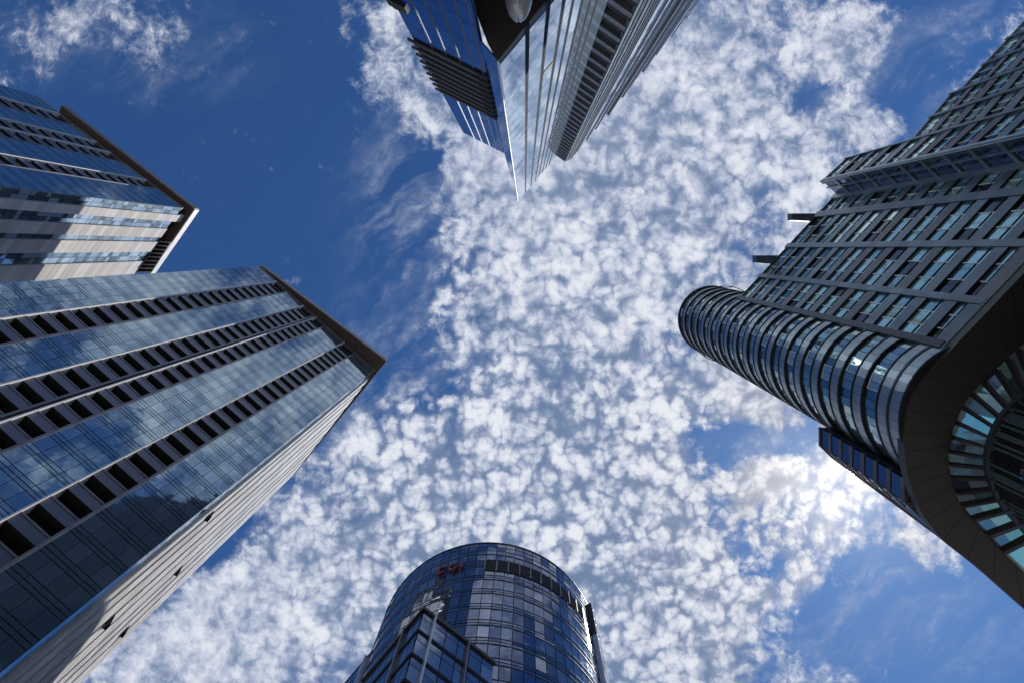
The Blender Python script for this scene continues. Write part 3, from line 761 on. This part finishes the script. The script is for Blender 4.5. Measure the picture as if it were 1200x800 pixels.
def wincell(S, u0, u1, z0, z1, sill, nmul, recess=.25, mats=None, head=.0):
    """one storey-high window with its mullions, and the spandrel below it as sub-part"""
    a, b = min(u0, u1), max(u0, u1)
    mats = mats or TG
    mb = MB(); zs_ = z0 + sill
    cuts = [a] + [a + (b - a) * f for f in nmul] + [b]
    for i in range(len(cuts) - 1):
        m = R.choice([0, 0, 1, 1, 2, 3]) if len(mats) > 2 else 0
        S.quad(mb, cuts[i] + .03, cuts[i + 1] - .03, zs_, z1, -recess, m, .006)
    for c in cuts[1:-1]: S.box(mb, c - .05, c + .05, zs_ + .01, z1 - .03, -recess - .03, -recess + .06, 4)
    S.box(mb, a, b, zs_ + (z1 - zs_) * .30, zs_ + (z1 - zs_) * .30 + .06, -recess - .02, -recess + .08, 5)
    sp = MB(); S.box(sp, a, b, z0 + .003, zs_ - .003, -recess - .1, -.012 - R.random() * .02, R.choice([0, 0, 1])); S.box(sp, a, b, z0 - .02, z0 + .002, -recess - .1, -.045, 2)  # last box: black underside strip, shade at the window head painted as colour
    W.add(S.p((a + b) / 2, (zs_ + z1) / 2), (b - a) * (z1 - zs_), mb, TG + [DK, M['white'], M['mull']], sp, ALM + [M['black']])
def pier(S, u0, u1, z0, z1, d=.06, mt=None):
    mb = MB(); S.box(mb, u0, u1, z0 + 1.0, z1, -.6, d, 0); mb.build('pier', mt or M['alu'], d_root)
rr = [.222, .123, .107, -.003, -.018, -.107, -.124, -.161]
uu = [S1.u(r) for r in rr]
for i in (0, 2, 4, 6):
    n = 12
    for kf in range(n):
        z1 = HF - .3 - kf * fl; z0 = z1 - fl
        nm = (.32, .68) if i < 6 else (.5,)
        wincell(S1, uu[i], uu[i + 1], max(z0, hc + .98), z1, 1.5 if kf else 1.0, nm)
for i in (1, 3, 5): pier(S1, uu[i], uu[i + 1], hc, HF + .6)
pier(S1, -.4, uu[0], hc, HF + .4, .2, M['mull'])
pier(S1, uu[7], S1.L, hc, HF + .3, .12, M['steel'])
mb = MB(); S1.box(mb, 0, S1.L, HF - .3, HF - .05, -.6, .03, 0); mb.build('parapet', M['alu'], d_root)
L = SRt.L
for kf in range(12):
    z1 = HF - .2 - kf * fl; z0 = max(z1 - fl, hc + .98)
    for u0_, u1_ in ((.08, L * .50), (L * .56, L - .12)):
        mb = MB(); SRt.quad(mb, u0_, u1_, z0 + .55, z1 - .04, -.04, R.choice([0, 1, 1, 2]), .006)
        sp = MB(); SRt.box(sp, u0_, u1_, z0 + .003, z0 + .52, -.4, .16, 0)
        W.add(SRt.p((u0_ + u1_) / 2, (z0 + z1) / 2), (u1_ - u0_) * 3.4, mb, [CG[3], CG[1], CG[0]], sp, [M['steel']])
    sp = MB(); SRt.box(sp, L * .1, L * .9, z1 - .033, z1 - .01, -.1, .02, 0)
for u, w in ((0.02, .06), (L * .53, .08), (L - .06, .06)): pier(SRt, u - w, u + w, hc, HF + .2, .2, M['steel'])
for S, top, cols in ((S1b, HF, None), (S1c, h3, None), (S1d, h4, None)):
    n = int((top - hc) / fl); w = 4.3
    nc = max(1, round(S.L / w))
    edges = [S.L * i / nc for i in range(nc + 1)]
    for i in range(nc):
        if not (onscreen(S.p(edges[i], top)) or onscreen(S.p(edges[i + 1], top)) or i == 0 or i < 7): continue
        for kf in range(n):
            z1 = top - .25 - kf * fl
            wincell(S, edges[i] + .24, edges[i + 1] - .24, z1 - fl, z1, 1.5 if kf else 1.0, (.32, .68))
    for i in range(nc + 1): pier(S, max(0, edges[i] - .24), min(S.L, edges[i] + .24), hc, top + .4, .07 + .004 * i)
    mb = MB(); S.box(mb, 0.02, S.L - .02, top - .24, top + .1, -.6, -.01, 0); mb.build('parapet', M['alu'], d_root)
W.build()
# roof canopies that stick out over the facade
for q in ([(885, 299.5), (934, 299.5), (930, 312), (885, 308)], [(926.5, 250.5), (970, 250.5), (970, 261), (926.5, 258.5)]):
    mb = MB(); P = [pl(x, y, HF + 1.2) for x, y in q]
    mb.prism(P, HF + .75, HF + 2.4, 0, mbot=1); mb.build('roof_canopy', [M['hood'], M['hood']], d_root)
# the drum: spandrel rings and glass bands, storey by storey
ds = 4.02; NA = 40; a0, a1 = math.radians(40), math.radians(320)
dd = Drum(cd, RD)
mb = MB(); mb.prism([(cd.x + (RD - .55) * math.cos(2 * math.pi * i / 64), cd.y + (RD - .55) * math.sin(2 * math.pi * i / 64)) for i in range(64)], hc + .4, HK, 0); mb.build('drum_body', M['black'], d_root)
z = HK - .2; kf = 0
while z - ds > hc - 2.5:
    b = max(z - ds, hc + .3)
    mb = MB(); wdt = (a1 - a0) / NA
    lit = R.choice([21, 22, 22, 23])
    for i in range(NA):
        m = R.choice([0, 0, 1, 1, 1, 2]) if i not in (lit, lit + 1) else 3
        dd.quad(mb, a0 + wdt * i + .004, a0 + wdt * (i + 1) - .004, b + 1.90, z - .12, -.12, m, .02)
    o = mb.build('drum_glass_band', RG, d_root)
    e = MB()
    for i in range(NA):                                   # slightly faceted metal skin
        dd.quad(e, a0 + wdt * i + .002, a0 + wdt * (i + 1) - .002, b + .26, b + 1.62, .05, 0, .006)
    dd.ring(e, a0, a1, NA, b + .25, b + 1.64, -.5, .03, 1)
    e.build('spandrel_ring', [M['steel'], M['mull']], d_root)
    l = MB(); dd.ring(l, a0, a1, NA, b + 1.72, b + 1.86, -.5, .12, 0); l.build('upper_ledge', M['mull'], o)
    l = MB(); dd.ring(l, a0, a1, NA, b + .04, b + .18, -.5, .12, 0); l.build('lower_ledge', M['mull'], o)
    if kf < 19:
        aw = a0 + wdt * (lit + .08); f = MB()
        aw2 = aw + wdt * 1.84; e = .012
        for p, q, y0, y1 in ((aw, aw2, b + 1.98, b + 2.09), (aw, aw2, z - .38, z - .27), (aw, aw + e, b + 2.09, z - .38), (aw2 - e, aw2, b + 2.09, z - .38)):
            dd.ring(f, p, q, 1, y0, y1, -.12, -.03, 0)
        f.build('window_frame', M['white'], o)
    z = z - ds; kf += 1
mb = MB(); dd.ring(mb, 0, 2 * math.pi, 64, HK - .15, HK + .35, -1, .2, 0)
mb.build('drum_coping', M['mull'], d_root)
rc = Vector((850 - ZX, 380 - ZY)) * (HK + 1.5) / F; rr_ = 44.5 * (HK + 1.5) / F
mb = MB(); mb.tube([(rc.x + rr_ * math.cos(2 * math.pi * i / 72), rc.y + rr_ * math.sin(2 * math.pi * i / 72), HK + 1.7) for i in range(72)], .08, 6, 0, True)
rl = mb.build('railing', M['mull'], d_root)
for i in range(18):
    a = 2 * math.pi * i / 18; x, y = rc.x + rr_ * math.cos(a), rc.y + rr_ * math.sin(a)
    q = Vector((cd.x + (RD - .2) * math.cos(a), cd.y + (RD - .2) * math.sin(a)))
    mb = MB(); mb.tube([(q.x, q.y, HK + .2), (x, y, HK + .45), (x, y, HK + 1.7)], .06, 6); mb.build('railing_post', M['mull'], rl)
# lower wing behind the drum
fk = HK / 150
wp = [Vector((37.4, 22.6)) * fk, Vector((37.4, 24.9)) * fk, Vector((38.9, 26.35)) * fk]
wfar = wp[2] + Vector((.80, .60)) * 20
mb = MB(); mb.prism([p + Vector((.35, -.1)) for p in wp] + [wfar, Vector((44, 20))], hc + .3, hwg - .05, 0); mb.build('wing_body', M['mull'], d_root)
for S in (Plane(wp[0], wp[1]), Plane(wp[1], wp[2])):
    nw = 1
    for kf in range(4):
        z1 = hwg - .3 - kf * 4.0
        for zz in (z1, z1 - 2.0):
            if zz - 2 < hc + .9: continue
            mb = MB(); S.quad(mb, .06, S.L - .06, zz - 1.35, zz - .05, .01, R.choice([0, 1, 2]), .01)
            mb.build('wing_window', [CG[0], CG[1], CG[3]], d_root)
            e = MB(); S.box(e, 0, S.L, zz - 1.95, zz - 1.4, -.25, .09, 0); e.build('wing_spandrel', M['alu2'], d_root)
mb = MB(); mb.prism([wp[0] + Vector((-.1, 0)), wp[1] + Vector((-.1, .05)), wp[2] + Vector((-.07, .1)), wfar, Vector((44, 20))], hwg, hwg + .35, 0); mb.build('wing_coping', M['alu2'], d_root)
# dark soffit collar with the glazed throat under it
outer = [(1400, 109), (1330, 183), (1262, 254), (1200, 320), (1160, 362), (1117, 407), (1085, 440), (1067, 470), (1060, 506), (1061, 540), (1068, 570), (1080, 600), (1105, 632), (1150, 668), (1200, 712), (1290, 790), (1400, 886)]
inner = [(1400, 215), (1330, 280), (1265, 345), (1205, 398), (1185, 415), (1165, 434), (1143, 455), (1127, 478), (1116, 505), (1111, 530), (1113, 552), (1120, 578), (1132, 600), (1158, 628), (1190, 662), (1280, 745), (1400, 850)]
throat = [(1400, 345), (1330, 390), (1275, 425), (1225, 452), (1207, 461), (1190, 472), (1176, 486), (1166, 503), (1160, 520), (1157, 537), (1159, 555), (1165, 573), (1175, 590), (1195, 613), (1220, 640), (1290, 700), (1400, 800)]
def refine(l, n=3):
    out = []
    for i in range(len(l) - 1):
        p0, p1, p2, p3 = [Vector(l[min(max(j, 0), len(l) - 1)]) for j in (i - 1, i, i + 1, i + 2)]
        for j in range(n):
            t = j / n
            out.append(.5 * ((2 * p1) + (p2 - p0) * t + (2 * p0 - 5 * p1 + 4 * p2 - p3) * t * t + (3 * p1 - p0 - 3 * p2 + p3) * t ** 3))
    return out + [Vector(l[-1])]
OU, IN, TH_ = refine(outer), refine(inner), refine(throat)
ht = hc - 2.4
ou = [pl(p.x, p.y, hc) for p in OU]; iN = [pl(p.x, p.y, hc) for p in IN]; th = [pl(p.x, p.y, ht) for p in TH_]
mb = MB()
for i in range(len(ou) - 1):
    q = lambda p, z: (p.x, p.y, z)
    mb.face([q(ou[i], hc), q(ou[i + 1], hc), q(iN[i + 1], hc), q(iN[i], hc)], 0)
    mb.face([q(ou[i], hc + .9), q(iN[i], hc + .9), q(iN[i + 1], hc + .9), q(ou[i + 1], hc + .9)], 0)
    mb.face([q(ou[i], hc), q(ou[i], hc + .9), q(ou[i + 1], hc + .9), q(ou[i + 1], hc)], 0)
    mb.face([q(iN[i], hc), q(iN[i + 1], hc), q(iN[i + 1], hc + .9), q(iN[i], hc + .9)], 0)
o = mb.build('soffit_collar', [M['soffit'], M['steel']], d_root)
for i in range(2, len(ou) - 1, 2):
    mb = MB()
    t = (iN[i] - ou[i]).normalized(); n_ = Vector((-t.y, t.x)) * .035; zq = hc - .004
    mb.face([(p.x, p.y, zq) for p in (ou[i] - n_ + t * .1, iN[i] - n_, iN[i] + n_, ou[i] + n_ + t * .1)], 0)
    mb.build('seam', M['seam'], o)

mb = MB()
pts = [(p.x, p.y, hc + .98) for p in ou[:25]]
mb.tube(pts, .13, 6); mb.build('edge_trim', M['steel'], o)
# tilted glazing of the throat
mb = MB()
for i in range(0, len(ou) - 1):
    mb.face([(iN[i].x, iN[i].y, hc + .35), (iN[i + 1].x, iN[i + 1].y, hc + .35), (th[i + 1].x, th[i + 1].y, ht + .35), (th[i].x, th[i].y, ht + .35)][::-1], 0)
mb.build('throat_lining', M['soffit'], d_root)
i = 1; kk = 0
while i < len(ou) - 3:
    a, b = i, i + 2
    mb = MB()
    A_, B_ = iN[a], iN[b]; C_, D_ = th[b], th[a]
    p = A_.lerp(B_, .04); q = A_.lerp(B_, .74); r_ = D_.lerp(C_, .74); s_ = D_.lerp(C_, .04)
    mid1, mid2 = p.lerp(s_, .45), q.lerp(r_, .45); hm = hc + (ht - hc) * .45
    mb.face([(s_.x, s_.y, ht + .12), (r_.x, r_.y, ht + .12), (mid2.x, mid2.y, hm + .1), (mid1.x, mid1.y, hm + .1)], R.choice([0, 1, 2]))
    mb.face([(mid1.x, mid1.y, hm + .1), (mid2.x, mid2.y, hm + .1), (q.x, q.y, hc + .1), (p.x, p.y, hc + .1)], R.choice([0, 1, 3]))
    mb.build('throat_pane', [TG[0], RG[3], TG[1], CG[0]], d_root)
    f = MB()
    x0, x1 = A_.lerp(B_, .80), A_.lerp(B_, .98); y1, y0 = D_.lerp(C_, .98), D_.lerp(C_, .80)
    f.hexa([(x0.x, x0.y, hc - .45), (y0.x, y0.y, ht - .5), (y1.x, y1.y, ht - .5), (x1.x, x1.y, hc - .45), (x0.x, x0.y, hc + .2), (y0.x, y0.y, ht + .2), (y1.x, y1.y, ht + .2), (x1.x, x1.y, hc + .2)], 0)
    f.build('throat_fin', M['soffit'], d_root)
    i += 2
mb = MB(); mb.tube([(p.x, p.y, ht) for p in th], .28, 8); mb.build('throat_ring', M['mull'], d_root)
mb = MB()
zz = ht
while zz > 8:
    for i in range(len(th) - 1):
        for f0, f1 in ((0, .5), (.5, 1)):
            A_, B_ = th[i].lerp(th[i + 1], f0 + .02), th[i].lerp(th[i + 1], f1 - .02)
            mb.face([(A_.x, A_.y, zz - 3.4), (B_.x, B_.y, zz - 3.4), (B_.x, B_.y, zz - .3), (A_.x, A_.y, zz - .3)][::-1], R.choice([0, 0, 0, 1]))
    zz -= 3.6
mb.build('podium_glass', [DK, TG[1], NG[1]], d_root)
for zz in (ht - 3.6, ht - 7.2, ht - 10.8, ht - 14.4):
    mb = MB(); mb.tube([(p.x, p.y, zz) for p in th], .22, 6); mb.build('podium_band', M['mull'], d_root)
ins = [p + (Vector((62, 24)) - p).normalized() * .5 for p in th]
mb = MB()
for i in range(len(ins) - 1):
    mb.face([(ins[i].x, ins[i].y, -EYE), (ins[i + 1].x, ins[i + 1].y, -EYE), (ins[i + 1].x, ins[i + 1].y, ht), (ins[i].x, ins[i].y, ht)][::-1], 0)
mb.build('podium_wall', M['black'], d_root)

# ------------------------------------------------------------------ ground
mb = MB(); mb.face([(-2500, -2500, -EYE - .004), (2500, -2500, -EYE - .004), (2500, 2500, -EYE - .004), (-2500, 2500, -EYE - .004)], 0)
g = mb.build('ground', M['concrete']); g['kind'] = 'structure'; g['label'] = 'paved plaza between the towers'
